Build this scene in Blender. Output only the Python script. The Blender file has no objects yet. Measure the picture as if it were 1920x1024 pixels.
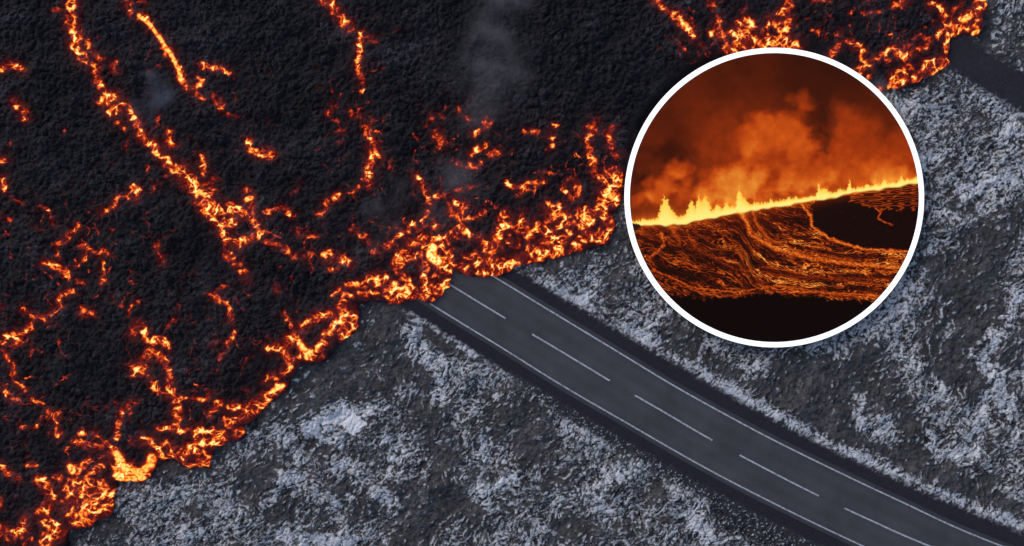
import bpy, math
import numpy as np

# ------------------------------------------------------------------ camera, world, sun, exposure
sc = bpy.context.scene
COL = sc.collection
CAM_H = 130.0                 # drone height above the ground, looking straight down
S = 0.0625                    # metres on the ground for one photo pixel (1920 wide)
R = math.radians
cam_d = bpy.data.cameras.new('camera')
cam = bpy.data.objects.new('camera', cam_d)
COL.objects.link(cam)
cam.location = (0, 0, CAM_H)
cam_d.sensor_width = 36.0
cam_d.lens = 36.0 * CAM_H / (1920 * S)
cam_d.clip_end = 4000
sc.camera = cam

SUN_EL, SUN_AZ = R(34), R(312)
w = bpy.data.worlds.new('World')
sc.world = w
w.use_nodes = True
nt = w.node_tree
sky = nt.nodes.new('ShaderNodeTexSky')
sky.sky_type = 'NISHITA'
sky.sun_disc = False
sky.sun_elevation = SUN_EL
sky.sun_rotation = SUN_AZ
bg = nt.nodes['Background']
bg.inputs['Strength'].default_value = 0.145
nt.links.new(sky.outputs[0], bg.inputs['Color'])
sd = bpy.data.lights.new('sun', 'SUN')
sd.energy = 1.1
sd.angle = R(30)
sd.color = (1.0, 0.97, 0.94)
sun = bpy.data.objects.new('sun', sd)
COL.objects.link(sun)
sun.rotation_euler = (math.pi / 2 - SUN_EL, 0, math.pi - SUN_AZ)
sc.view_settings.view_transform = 'Standard'
sc.view_settings.look = 'None'
sc.view_settings.exposure = 0.0
sc.view_settings.gamma = 1.0
sc.cycles.volume_step_rate = 0.6
sc.cycles.max_bounces = 6

# ------------------------------------------------------------------ noise and field helpers
F = np.float32
rng = np.random.default_rng(7)
PERM = rng.permutation(256).astype(np.int32)
PERM = np.concatenate([PERM, PERM])
GA = rng.random(256) * 2 * math.pi
GX, GY = np.cos(GA).astype(F), np.sin(GA).astype(F)

def perlin(x, y, seed=0):
    x = x + F(seed * 17.31 + 500.3); y = y + F(seed * 9.77 + 300.7)
    xi = np.floor(x).astype(np.int32); yi = np.floor(y).astype(np.int32)
    xf = (x - xi).astype(F); yf = (y - yi).astype(F)
    u = xf * xf * xf * (xf * (xf * 6 - 15) + 10); v = yf * yf * yf * (yf * (yf * 6 - 15) + 10)
    xi &= 255; yi &= 255
    def g(ix, iy, dx, dy):
        h = PERM[PERM[ix & 255] + (iy & 255)]
        return GX[h] * dx + GY[h] * dy
    a = g(xi, yi, xf, yf); b = g(xi + 1, yi, xf - 1, yf)
    c = g(xi, yi + 1, xf, yf - 1); d = g(xi + 1, yi + 1, xf - 1, yf - 1)
    return ((a + u * (b - a)) * (1 - v) + (c + u * (d - c)) * v) * F(1.5)

def fbm(x, y, o=4, seed=0, gain=0.5):
    t = 0; a = 1.0; n = 0.0
    for i in range(o):
        t = t + F(a) * perlin(x, y, seed + i); n += a
        a *= gain; x = x * F(2.03); y = y * F(2.03)
    return t / F(n)

def ridged(x, y, seed=0):
    return F(1) - np.abs(perlin(x, y, seed)) * F(1.7)

def worley(x, y, seed=0):
    """Nearest and second-nearest distance and a random number per cell."""
    x = x + F(seed * 7.3 + 400.2); y = y + F(seed * 3.1 + 400.6)
    xi = np.floor(x).astype(np.int32); yi = np.floor(y).astype(np.int32)
    f1 = np.full(x.shape, 9, F); f2 = np.full(x.shape, 9, F); cid = np.zeros(x.shape, F)
    for dx in (-1, 0, 1):
        for dy in (-1, 0, 1):
            h = PERM[PERM[(xi + dx) & 255] + ((yi + dy) & 255)]
            d = np.hypot(xi + dx + PERM[h] / F(256) - x, yi + dy + PERM[h + 97 & 511] / F(256) - y)
            near = d < f1
            f2 = np.where(near, f1, np.minimum(f2, d))
            cid = np.where(near, h / F(255), cid)
            f1 = np.minimum(f1, d)
    return f1, f2, cid

def sstep(a, b, x):
    t = np.clip((x - a) / (b - a), 0, 1)
    return t * t * (3 - 2 * t)

def seg_dist(px, py, pts):
    best = None
    if len(pts) == 1:
        return np.hypot(px - pts[0][0], py - pts[0][1])
    for (ax, ay), (bx, by) in zip(pts[:-1], pts[1:]):
        dx, dy = bx - ax, by - ay
        t = np.clip(((px - ax) * dx + (py - ay) * dy) / max(dx * dx + dy * dy, 1e-6), 0, 1)
        d = np.hypot(px - ax - t * dx, py - ay - t * dy)
        best = d if best is None else np.minimum(best, d)
    return best

def inside_poly(px, py, pts):
    c = np.zeros(px.shape, bool)
    n = len(pts)
    for i in range(n):
        (ax, ay), (bx, by) = pts[i], pts[(i + 1) % n]
        if ay == by: continue
        c ^= ((ay > py) != (by > py)) & (px < (bx - ax) * (py - ay) / (by - ay) + ax)
    return c

def spline(pts, n=12):
    P = [np.array(p, float) for p in pts]
    P = [2 * P[0] - P[1]] + P + [2 * P[-1] - P[-2]]
    out = []
    for i in range(1, len(P) - 2):
        for k in range(n):
            t = k / n
            out.append(0.5 * (2 * P[i] + (P[i + 1] - P[i - 1]) * t + (2 * P[i - 1] - 5 * P[i] + 4 * P[i + 1] - P[i + 2]) * t * t
                              + (3 * P[i] - P[i - 1] - 3 * P[i + 1] + P[i + 2]) * t ** 3))
    out.append(P[-2])
    return np.array(out)

class Grid:
    """Tensor grid of ground points; gx, gy are photo pixels at one height plane."""
    def __init__(s, step, x0, x1, y0, y1, outer):
        ax = np.arange(x0, x1, step); ay = np.arange(y0, y1, step)
        o = np.array(outer, float)
        s.ax = np.concatenate([(x0 - o)[::-1], ax, ax[-1] + o]).astype(F)
        s.ay = np.concatenate([(y0 - o)[::-1], ay, ay[-1] + o]).astype(F)
        s.px, s.py = np.meshgrid(s.ax, s.ay)
    def box(s, x0, x1, y0, y1):
        i0, i1 = np.searchsorted(s.ax, [x0, x1]); j0, j1 = np.searchsorted(s.ay, [y0, y1])
        return slice(j0, j1), slice(i0, i1)

def world(px, py, z=0.0):
    k = S * (1 - z / CAM_H)
    return (px - 960) * k, -(py - 512) * k

def link_mesh(name, verts, faces, mat, parent=None, attrs=None, smooth=True, mi=None):
    me = bpy.data.meshes.new(name)
    nv, nf, k = len(verts), len(faces), faces.shape[1]
    me.vertices.add(nv); me.vertices.foreach_set('co', np.ascontiguousarray(verts, F).ravel())
    me.loops.add(nf * k); me.loops.foreach_set('vertex_index', np.ascontiguousarray(faces, np.int32).ravel())
    me.polygons.add(nf)
    me.polygons.foreach_set('loop_start', np.arange(0, nf * k, k, dtype=np.int32))
    me.polygons.foreach_set('loop_total', np.full(nf, k, np.int32))
    me.polygons.foreach_set('use_smooth', np.full(nf, smooth, bool))
    for an, av in (attrs or {}).items():
        if av.ndim == 1:
            a = me.attributes.new(an, 'FLOAT', 'POINT'); a.data.foreach_set('value', np.ascontiguousarray(av, F))
        else:
            a = me.attributes.new(an, 'FLOAT_COLOR', 'POINT'); a.data.foreach_set('color', np.ascontiguousarray(av, F).ravel())
    me.update(calc_edges=True)
    me.materials.append(mat)
    o = bpy.data.objects.new(name, me)
    COL.objects.link(o)
    if parent: o.parent = parent
    return o

def grid_faces(ny, nx):
    i = np.arange(ny * nx, dtype=np.int32).reshape(ny, nx)
    return np.stack([i[1:, :-1], i[1:, 1:], i[:-1, 1:], i[:-1, :-1]], -1).reshape(-1, 4)

def submesh(name, V, faces, mat, parent=None, attrs=None, smooth=True):
    used = np.zeros(len(V), bool); used[faces.ravel()] = True
    idx = np.cumsum(used) - 1
    return link_mesh(name, V[used], idx[faces], mat, parent, {k: v[used] for k, v in (attrs or {}).items()}, smooth)

def tag(o, label=None, cat=None, group=None, kind=None):
    for k, v in (('label', label), ('category', cat), ('group', group), ('kind', kind)):
        if v: o[k] = v
    return o

# ------------------------------------------------------------------ material helpers
def mat_new(name):
    m = bpy.data.materials.new(name); m.use_nodes = True
    return m, m.node_tree.nodes, m.node_tree.links, m.node_tree.nodes['Principled BSDF']

def attr(ns, name, out='Fac'):
    a = ns.new('ShaderNodeAttribute'); a.attribute_name = name
    return a.outputs[out]

def ramp(ns, ls, src, stops, interp='LINEAR'):
    r = ns.new('ShaderNodeValToRGB'); cr = r.color_ramp; cr.interpolation = interp
    while len(cr.elements) < len(stops): cr.elements.new(0.5)
    for e, (p, c) in zip(cr.elements, stops):
        e.position = p; e.color = (*c, 1)
    ls.new(src, r.inputs[0])
    return r.outputs[0]

def noise(ns, scale, detail=4, rough=0.6):
    n = ns.new('ShaderNodeTexNoise'); n.inputs['Scale'].default_value = scale
    n.inputs['Detail'].default_value = detail; n.inputs['Roughness'].default_value = rough
    g = ns.new('ShaderNodeNewGeometry')
    n.id_data.links.new(g.outputs['Position'], n.inputs['Vector'])
    return n.outputs[0]

def mix(ns, ls, fac, a, b, mode='MIX'):
    m = ns.new('ShaderNodeMix'); m.data_type = 'RGBA'; m.blend_type = mode
    for sock, v in ((m.inputs[0], fac), (m.inputs[6], a), (m.inputs[7], b)):
        if isinstance(v, bpy.types.NodeSocket): ls.new(v, sock)
        elif isinstance(v, (int, float)): sock.default_value = v
        else: sock.default_value = (*v, 1)
    return m.outputs[2]

def srgb(r, g, b):
    return tuple(((c / 255 / 12.92) if c <= 10 else ((c / 255 + 0.055) / 1.055) ** 2.4) for c in (r, g, b))

# ------------------------------------------------------------------ road lines traced on the ground
LEFT = spline([(690, 494), (815, 574.5), (938, 650), (1050, 720), (1160, 784), (1360, 897), (1617, 1023), (1900, 1143), (2300, 1280), (2900, 1450)])
RIGHT = spline([(800, 442), (938, 526), (1050, 594), (1160, 660.6), (1258, 720), (1360, 777), (1478, 839), (1680, 936), (1882, 1025), (2320, 1178), (2940, 1352)])
CENTRE = spline([(740, 469), (843, 533), (948, 597), (1046, 655), (1143, 713.5), (1239, 769), (1335, 825), (1434, 878), (1534, 929), (1636, 977), (1739, 1022), (2010, 1130), (2310, 1229), (2920, 1401)])
TRACK_HI = [(1780, 40), (1825, 78), (1862, 107), (1920, 145), (2100, 250), (2700, 560)]
TRACK_LO = [(1740, 95), (1787, 127), (1850, 166), (1920, 205), (2060, 290), (2700, 640)]
TRACK = [((a[0] + b[0]) / 2, (a[1] + b[1]) / 2) for a, b in zip(TRACK_HI, TRACK_LO)]

LAVA_EDGE = [(100, 1120), (116, 1060), (118, 1004), (140, 1000), (158, 993), (205, 972), (208, 930), (214, 909), (262, 910), (284, 890),
    (290, 868), (322, 868), (345, 881), (386, 881), (394, 852), (425, 828), (442, 832), (456, 816), (452, 802), (472, 792), (502, 760),
    (534, 735), (542, 712), (562, 690), (600, 685), (624, 658), (646, 642), (670, 616), (670, 578), (692, 562), (735, 574), (772, 566),
    (810, 573), (843, 541), (850, 510), (880, 522), (936, 522), (970, 500), (1040, 487), (1090, 472), (1146, 456), (1160, 420),
    (1152, 400), (1168, 376), (1174, 325), (1230, 300), (1350, 260), (1500, 230), (1640, 172), (1690, 166), (1742, 146), (1788, 121),
    (1792, 70), (1812, 58), (1846, 66), (1858, 30), (1864, -40), (1910, -130), (2100, -400), (2300, -2200), (-2600, -2200), (-2600, 1900), (-300, 1500)]

PANEL_PX, PANEL_PY, PANEL_R, PANEL_Z = 1452.0, 370.5, 281.0, 1.7

# ------------------------------------------------------------------ ground: frosted moss-grown old lava
# (kind, half width, change of frost cover, points): traced patches of frost and bare ground
FROST = [
 # bare
 (34, -.55, [(545, 745), (590, 715), (640, 680), (690, 640), (720, 600)]), (40, -.3, [(640, 740), (720, 700)]),
 (26, -.5, [(790, 740), (815, 800), (832, 860), (838, 930)]), (24, -.5, [(840, 930), (800, 985), (770, 1015)]), (22, -.4, [(765, 905), (775, 960)]),
 (26, -.6, [(985, 775), (998, 828)]), (18, -.5, [(990, 858)]), (20, -.3, [(935, 745), (925, 800)]),
 (42, -.55, [(1524, 736), (1575, 780)]), (26, -.55, [(1600, 700), (1630, 670)]), (26, -.5, [(1655, 735), (1685, 752)]), (24, -.5, [(1700, 780), (1722, 840)]),
 (28, -.55, [(1758, 620), (1765, 690)]), (30, -.6, [(1817, 560), (1817, 620)]), (28, -.6, [(1796, 690), (1830, 722)]), (16, -.5, [(1866, 590)]), (20, -.5, [(1885, 665)]),
 (24, -.5, [(1834, 440), (1834, 470)]), (30, -.5, [(1771, 505), (1805, 560)]), (22, -.5, [(1859, 483), (1856, 550)]), (24, -.5, [(1906, 410), (1880, 440)]),
 (32, -.3, [(1833, 228), (1840, 262)]), (30, -.5, [(1480, 700), (1550, 690)]), (20, -.4, [(1250, 640), (1290, 650)]), (18, -.3, [(1275, 690)]),
 (26, -.45, [(469, 916), (490, 880)]), (24, -.4, [(531, 966)]), (20, -.55, [(309, 886)]), (26, -.4, [(219, 1007)]), (22, -.25, [(375, 960)]),
 (20, -.4, [(528, 962)]), (22, -.35, [(687, 953)]), (20, -.35, [(640, 908)]), (18, -.3, [(617, 845)]), (18, -.3, [(590, 845)]), (24, -.3, [(600, 970)]),
 (20, -.4, [(1060, 985), (1100, 1000)]), (16, -.3, [(1040, 905), (1010, 900)]), (14, -.3, [(1075, 885)]), (14, -.4, [(1230, 925)]), (30, -.3, [(1740, 900), (1840, 920)]),
 (24, -.35, [(740, 640), (735, 690)]), (20, -.4, [(800, 700), (770, 690)]), (16, -.4, [(850, 660), (810, 620)]), (20, -.3, [(888, 990), (880, 930)]),
 (20, -.3, [(1095, 610), (1130, 560)]), (24, -.25, [(1165, 450), (1170, 540)]), (30, -.2, [(1880, 60), (1900, 100)]), (30, -.3, [(1290, 600)]), (16, -.4, [(1806, 100), (1830, 130)]),
 # snowy
 (12, .5, [(575, 800), (610, 790), (640, 780)]), (12, .55, [(605, 812), (630, 826)]), (10, .5, [(590, 815), (578, 806)]), (9, .4, [(620, 765), (650, 762), (690, 768)]),
 (14, .5, [(765, 618), (767, 649), (793, 663), (821, 672), (826, 700), (828, 729), (823, 745)]), (10, .3, [(828, 677), (875, 682)]),
 (8, .5, [(778, 585), (800, 600), (847, 630), (896, 663)]), (10, .5, [(725, 821), (748, 831), (755, 847), (746, 859)]), (8, .45, [(687, 770), (722, 766)]),
 (8, .35, [(776, 719), (748, 738)]), (9, .5, [(556, 859)]), (14, .5, [(530, 892), (565, 899)]), (14, .5, [(633, 880), (645, 870)]), (11, .4, [(669, 878)]),
 (9, .5, [(733, 888), (748, 892)]), (7, .65, [(678, 903)]), (8, .55, [(708, 917), (732, 941)]), (10, .5, [(622, 939)]), (9, .5, [(655, 934)]),
 (17, .9, [(540, 1003), (552, 1016)]), (12, .7, [(582, 1015), (655, 1020)]), (10, .4, [(631, 976), (645, 995)]), (18, .2, [(697, 1002)]), (14, .4, [(519, 814)]), (9, .4, [(537, 831)]),
 (10, .4, [(512, 934)]), (75, .16, [(270, 960)]), (22, .25, [(350, 916)]), (22, .2, [(397, 923)]), (28, .2, [(434, 963)]), (18, .25, [(465, 820), (440, 850)]), (22, .25, [(356, 1010)]),
 (10, .5, [(916, 826), (905, 851)]), (11, .5, [(885, 924), (915, 914), (958, 902)]), (11, .4, [(913, 940)]), (14, .4, [(1066, 803), (1084, 802)]), (14, .35, [(1100, 821), (1118, 824)]),
 (8, .45, [(1121, 910), (1145, 895), (1178, 877), (1200, 868)]), (12, .4, [(1103, 928)]), (12, .5, [(1267, 925)]), (13, .55, [(1314, 946), (1299, 978), (1311, 993), (1341, 1017)]),
 (7, .4, [(1017, 972), (1008, 993), (988, 1017)]), (6, .4, [(1113, 958), (1127, 949), (1140, 962)]), (40, .12, [(1120, 930)]), (6, .4, [(1029, 930), (1040, 926), (1052, 945), (1050, 965)]),
 (18, .45, [(1085, 563), (1105, 572)]), (9, .35, [(1122, 512), (1102, 545)]), (12, .3, [(1010, 530), (1041, 550), (1070, 570)]), (6, .5, [(1252, 583), (1224, 608)]), (4, .4, [(1224, 568), (1214, 582)]),
 (14, .3, [(1201, 618), (1225, 640)]), (13, .4, [(1341, 644)]), (6, .35, [(1192, 500), (1184, 512)]), (9, .4, [(1436, 676), (1405, 705), (1372, 730)]), (40, .35, [(1664, 560), (1648, 600)]), (18, .3, [(1690, 540), (1715, 524)]),
 (22, .25, [(1564, 642), (1540, 650)]), (10, .45, [(1691, 668)]), (14, .35, [(1709, 689)]), (4, .65, [(1783, 604), (1782, 624)]), (4, .6, [(1768, 568), (1788, 573)]), (5, .6, [(1838, 566), (1850, 576)]),
 (7, .6, [(1914, 562), (1895, 575), (1890, 610)]), (12, .65, [(1864, 633), (1858, 651)]), (5, .45, [(1806, 664), (1830, 678)]), (12, .7, [(1840, 680), (1873, 701), (1867, 727), (1881, 750), (1896, 774)]),
 (11, .6, [(1846, 747), (1840, 780), (1843, 803), (1811, 815)]), (8, .65, [(1752, 818), (1741, 835), (1761, 850), (1793, 855), (1828, 844)]), (7, .55, [(1755, 712), (1766, 724), (1773, 747)]),
 (8, .6, [(1615, 747), (1608, 775), (1609, 796)]), (12, .45, [(1665, 794)]), (28, .25, [(1638, 815)]), (32, .2, [(1726, 750)]), (12, .4, [(1914, 706)]), (12, .4, [(1911, 809)]), (12, .4, [(1900, 830)]),
 (8, .7, [(1712, 190), (1684, 206)]), (11, .7, [(1903, 242), (1880, 256)]), (10, .5, [(1915, 214)]), (80, .12, [(1760, 230)]), (4, .75, [(1763, 293), (1725, 297)]), (9, .5, [(1734, 308)]),
 (11, .7, [(1828, 356), (1840, 352)]), (9, .6, [(1859, 342)]), (12, .65, [(1886, 336)]), (6, .5, [(1802, 345), (1802, 378)]), (5, .5, [(1750, 398), (1796, 408)]), (10, .45, [(1818, 417)]),
 (5, .5, [(1840, 392), (1856, 394), (1866, 382)]), (8, .5, [(1743, 470)]), (12, .35, [(1765, 455)]), (14, .3, [(1906, 490)]), (14, .35, [(1905, 550)]), (60, .15, [(1880, 300)]), (16, .3, [(1860, 190), (1890, 220)]),
 (10, .3, [(690, 600), (665, 650)]), (10, .35, [(716, 655), (708, 700)]), (12, .3, [(1885, 20), (1870, 60)]),
]
SNOW_PATCH = [[(618, 776), (634, 768), (645, 763), (655, 764), (667, 774), (677, 786), (689, 800), (676, 808), (664, 818), (653, 811), (642, 800), (628, 797), (612, 792)],
              [(568, 800), (584, 790), (606, 783), (622, 780), (630, 790), (612, 796), (592, 800), (580, 810)]]

out = [20, 50, 90, 140, 200, 280, 380, 520, 700, 950, 1300, 1800, 2600, 4000, 6500, 10000]
G = Grid(1.5, -70, 1990, -70, 1094, out)
px, py = G.px, G.py
d_c = np.full(px.shape, 9e3, F)
jb, ib = G.box(500, 2600, 250, 1600)
d_c[jb, ib] = seg_dist(px[jb, ib], py[jb, ib], [tuple(p) for p in CENTRE[::4]])
side = np.ones(px.shape, F)                                   # +1 = right (north-east) of the road
cx_ = np.interp(px, CENTRE[:, 0], CENTRE[:, 1])
side[py > cx_] = -1
d_t = np.full(px.shape, 9e3, F)
jb, ib = G.box(1650, 2500, -50, 700)
d_t[jb, ib] = seg_dist(px[jb, ib], py[jb, ib], TRACK)

wx = fbm(px / 46, py / 46, 3, 1) * F(13); wy = fbm(px / 46, py / 46, 3, 5) * F(13)
qx, qy = px + wx, py + wy
jx = fbm(px / 13, py / 13, 2, 151) * F(17); jy = fbm(px / 13, py / 13, 2, 155) * F(17)
cover = F(0.405) + F(0.15) * fbm(px / 120, py / 120, 4, 11) + F(0.24) * fbm(qx / 34, qy / 34, 3, 15)
for hw, amp, pts in FROST:
    xs = [p[0] for p in pts]; ys = [p[1] for p in pts]; m = hw * 2.2 + 14
    jb, ib = G.box(min(xs) - m, max(xs) + m, min(ys) - m, max(ys) + m)
    d = seg_dist(px[jb, ib] + wx[jb, ib] * F(.45) + jx[jb, ib], py[jb, ib] + wy[jb, ib] * F(.45) + jy[jb, ib], pts)
    cover[jb, ib] += F(amp * (.60 if amp < 0 else .92)) * (1 - sstep(hw * 0.35, hw * 1.9, d))
solid = np.zeros(px.shape, F)
for poly in SNOW_PATCH:
    jb, ib = G.box(540, 720, 740, 860)
    qq = inside_poly(px[jb, ib] + wx[jb, ib] * F(.3) + jx[jb, ib] * F(.7), py[jb, ib] + wy[jb, ib] * F(.3) + jy[jb, ib] * F(.7), poly)
    solid[jb, ib] = np.maximum(solid[jb, ib], qq.astype(F) * sstep(-1.2, -.8, perlin(px[jb, ib] / 8, py[jb, ib] / 8, 35) + perlin(px[jb, ib] / 4, py[jb, ib] / 4, 36) * F(.5)))
# verge along the road: bare gravel, ragged frost edge; a brighter drift outside the right-hand gravel
rag = fbm(px / 9, py / 9, 3, 31) * F(10)
lw = np.interp(px, [780, 850, 960, 1064, 1150, 1246, 1323, 1350, 1500, 2200], [72, 76, 90, 102, 100, 100, 104, 135, 130, 110]).astype(F)
edge = np.where(side > 0, F(88), lw) + rag
gravel = 1 - sstep(-7, 9, d_c - edge)
inner = 1 - sstep(-4, 6, d_c - (np.where(side > 0, F(86), F(82)) + rag * F(.6)))
jb, ib = G.box(-60, 2000, -60, 1100)
d_edge = np.full(px.shape, 9e3, F)
d_edge[jb, ib] = seg_dist(px[jb, ib], py[jb, ib], LAVA_EDGE)
cover = cover - F(.32) * np.exp(-d_edge / F(16))              # frost melted back from the lava
drift = np.where(side > 0, np.exp(-((d_c - 99) / 10) ** 2), 0) * np.interp(px, [950, 1200, 1320, 2400], [.2, .25, .5, .5])
cover = cover + drift.astype(F) - F(.55) * np.where(side > 0, np.exp(-((d_c - 128) / 12) ** 2), 0).astype(F) * np.interp(px, [1280, 1400, 2400], [0, .9, .8]).astype(F)
track = 1 - sstep(-9, 9, d_t - (F(35) + rag * F(1.1)))

# ripples of three grain directions, swept by the warp
def grain(deg, lx, ly, seed):
    c, s_ = math.cos(R(deg)), math.sin(R(deg))
    u = qx * F(c) + qy * F(s_); v = -qx * F(s_) + qy * F(c)
    return F(.6) * perlin(u / F(lx), v / F(ly), seed) + F(.72) * perlin(u / F(lx * .5), v / F(ly * .52), seed + 3) + F(.25) * ridged(u / F(lx * 1.6), v / F(ly * 1.6), seed + 5)
sel = fbm(px / 90, py / 90, 2, 41) * F(2.2) + np.interp(px, [0, 500, 900, 1920], [-.5, -.3, .1, .2]).astype(F)
w1 = 1 - sstep(-.35, .05, sel); w3 = sstep(.15, .55, sel); w2 = 1 - w1 - w3
ripple = w1 * grain(-42, 19, 9, 51) + w2 * grain(-24, 16, 10, 61) + w3 * grain(-68, 18, 9, 71)
speck = F(.6) * fbm(px / 5.5, py / 5.5, 2, 81) + F(.6) * perlin(px / 2.9, py / 2.9, 85)
fr = sstep(-.10, .34, ripple * F(1.0) + speck * F(.40) + (cover - F(.5)) * F(1.12) - F(.16))
sx, sy = px + jx * F(.5) + wx * F(.5), py + jy * F(.5) + wy * F(.5)
lace = np.maximum(sstep(.84, .98, ridged(sx / 23, sy / 23, 141)), F(.85) * sstep(.86, .98, ridged(sx / 13, sy / 13, 145))) * sstep(.28, .50, cover + F(.22) * speck)
crev = np.maximum(sstep(.88, .99, ridged(sx / 31 + 7, sy / 31, 161)), F(.8) * sstep(.88, .99, ridged(sx / 15, sy / 15 + 3, 165))) * (F(.35) + F(.65) * sstep(.22, .5, cover))  # crevice lines: shade put into the ground colour, with matching relief
fr = np.maximum(fr * (F(.72) + F(.28) * sstep(.45, .85, cover)), lace * F(.95)) * (1 - F(.85) * crev)
fr = fr * (F(.86) + F(.40) * np.clip(speck, -.6, .6) + F(.25) * fbm(px / 28, py / 28, 2, 87))
fr = np.clip(fr, 0, 1)
fr = np.maximum(fr * F(.92), solid * (F(1.0) + F(.15) * speck))
sparse = sstep(.10, .45, speck + .25 * ripple - .15)
fr = fr * (1 - gravel) + gravel * (1 - inner) * sparse * F(.7)
fr = fr * (1 - inner) * (1 - track)
def beyond(px, py):
    o = np.maximum(np.maximum(-px, px - 1920), np.maximum(-py, py - 1024))
    return sstep(35, 68, o).astype(F)
out_ = beyond(px, py)
bare = np.maximum(inner, track * (F(.86) + F(.35) * np.clip(speck, -1, .4)))
bare = np.maximum(bare, gravel * F(.75))
tone = np.clip(F(.5) + (1 - out_) * (F(.5) * fbm(px / 60, py / 60, 4, 91) + F(.5) * speck + F(.3) * ripple - F(.48) * crev), 0, 1)
hum = fbm(px / 70, py / 70, 4, 101)
hz = hum * F(.75) * (1 - F(.9) * out_) + (ripple * F(.13) + speck * F(.05) + lace * F(.10) - crev * F(.20) + F(.24) * fbm(sx / 26, sy / 26, 3, 171)) * (1 - out_) + solid * F(.1)
flat = np.maximum(1 - sstep(70, 125, d_c), track)
hz = hz - solid * F(.1)
hz = hz * (1 - flat * F(.93)) + speck * flat * F(.02)
bank = 1 - sstep(62, 96, d_c)
hz = hz + bank * F(.22) - (1 - sstep(54, 60, d_c)) * F(.25)
hz = hz - F(.3) * (1 - sstep(PANEL_R - 20, PANEL_R + 6, np.hypot(px - PANEL_PX, py - PANEL_PY)))
far = np.hypot(px - 960, py - 512) * S
hz = hz + sstep(90, 600, far) * fbm(px / 2500, py / 2500, 3, 3) * F(14)

m, ns, ls, bs = mat_new('frosted_ground')
n1 = noise(ns, 1.3, 6, .7); n2 = noise(ns, 0.35, 3)
soil = ramp(ns, ls, n1, [(.3, (.052, .046, .046)), (.5, (.100, .090, .089)), (.72, (.18, .166, .165))])
soil = mix(ns, ls, ramp(ns, ls, n2, [(.45, (0, 0, 0)), (.68, (.55, .55, .55))]), soil, (.090, .081, .068))
soil = mix(ns, ls, attr(ns, 'tone'), mix(ns, ls, 1.0, soil, (.32, .31, .32), 'MULTIPLY'), soil)
grav = ramp(ns, ls, noise(ns, 5, 5, .7), [(.3, (.015, .0132, .018)), (.7, (.034, .030, .040))])
base = mix(ns, ls, attr(ns, 'bare'), soil, grav)
snow = ramp(ns, ls, noise(ns, 2.5, 5, .7), [(.3, (.60, .57, .57)), (.7, (.93, .89, .89))])
fn = ramp(ns, ls, noise(ns, 1.6, 9, .75), [(.44, (0, 0, 0)), (.60, (.85, .85, .85))])
fn = mix(ns, ls, 1.0, fn, ramp(ns, ls, noise(ns, .16, 4, .6), [(.38, (.15, .15, .15)), (.62, (1, 1, 1))]), 'MULTIPLY')
fn = mix(ns, ls, attr(ns, 'bare'), fn, (0, 0, 0))
fa = mix(ns, ls, attr(ns, 'beyond'), attr(ns, 'frost'), fn)
ls.new(mix(ns, ls, fa, base, snow), bs.inputs['Base Color'])
bs.inputs['Roughness'].default_value = .9
bs.inputs['Specular IOR Level'].default_value = .2
bm_ = ns.new('ShaderNodeBump'); bm_.inputs['Strength'].default_value = .3; bm_.inputs['Distance'].default_value = .1
ls.new(noise(ns, 4, 6, .7), bm_.inputs['Height']); ls.new(bm_.outputs[0], bs.inputs['Normal'])
M_GROUND = m

in_lava = inside_poly(px, py, LAVA_EDGE)
X, Y = world(px, py)
V = np.stack([X, Y, hz], -1).reshape(-1, 3)
faces = grid_faces(*px.shape)
# leave out ground buried well under the lava
d_edge = np.full(px.shape, 9e3, F)
jb, ib = G.box(-60, 2000, -60, 1100)
d_edge[jb, ib] = seg_dist(px[jb, ib], py[jb, ib], LAVA_EDGE)
deep = (in_lava & (d_edge > 45)).ravel() & (np.abs(px - 960).ravel() < 1000) & (np.abs(py - 512).ravel() < 560)
faces = faces[~deep[faces].all(1)]
at = {'beyond': out_.ravel(), 'frost': fr.ravel(), 'tone': tone.ravel(), 'bare': bare.ravel()}
fi = faces[:, 0]
is_verge = (inner.ravel() > .5)[fi] & (d_c.ravel() < 200)[fi]
is_track = (track.ravel() > .5)[fi]
tag(submesh('ground', V, faces[~(is_verge | is_track)], M_GROUND, None, at), kind='structure')
tag(submesh('gravel_verge', V, faces[is_verge], M_GROUND, None, at), kind='structure')
tag(submesh('gravel_track', V, faces[is_track], M_GROUND, None, at), kind='structure')

# ------------------------------------------------------------------ road
def strip(name, A, B, z, mat, parent=None, na=8, thick=None):
    n = min(len(A), len(B))
    t = np.linspace(0, 1, na + 1)
    P = A[:n, None, :] * (1 - t[None, :, None]) + B[:n, None, :] * t[None, :, None]
    x, y = world(P[..., 0], P[..., 1])
    V = np.stack([x, y, np.full(x.shape, z)], -1).reshape(-1, 3)
    f = grid_faces(n, na + 1)[:, ::-1]
    at = {'across': np.tile(t, n)}
    if thick:
        xs = np.stack([x[:, 0], x[:, -1]], 1); ys = np.stack([y[:, 0], y[:, -1]], 1)
        b = np.stack([xs, ys, np.full(xs.shape, z - thick)], -1).reshape(-1, 3)
        k = len(V); i = np.arange(n - 1)
        l = np.stack([i * (na + 1), (i + 1) * (na + 1), k + (i + 1) * 2, k + i * 2], 1)
        r = np.stack([i * (na + 1) + na, k + i * 2 + 1, k + (i + 1) * 2 + 1, (i + 1) * (na + 1) + na], 1)
        f = np.concatenate([f, l, r]); V = np.concatenate([V, b]); at['across'] = np.concatenate([at['across'], np.tile([0, 1], n)])
    return link_mesh(name, V, f.astype(np.int32), mat, parent, at, False)

def resample(C, n=160):
    d = np.concatenate([[0], np.cumsum(np.hypot(*np.diff(C, axis=0).T))])
    t = np.linspace(0, d[-1], n)
    return np.stack([np.interp(t, d, C[:, 0]), np.interp(t, d, C[:, 1])], 1)

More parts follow.
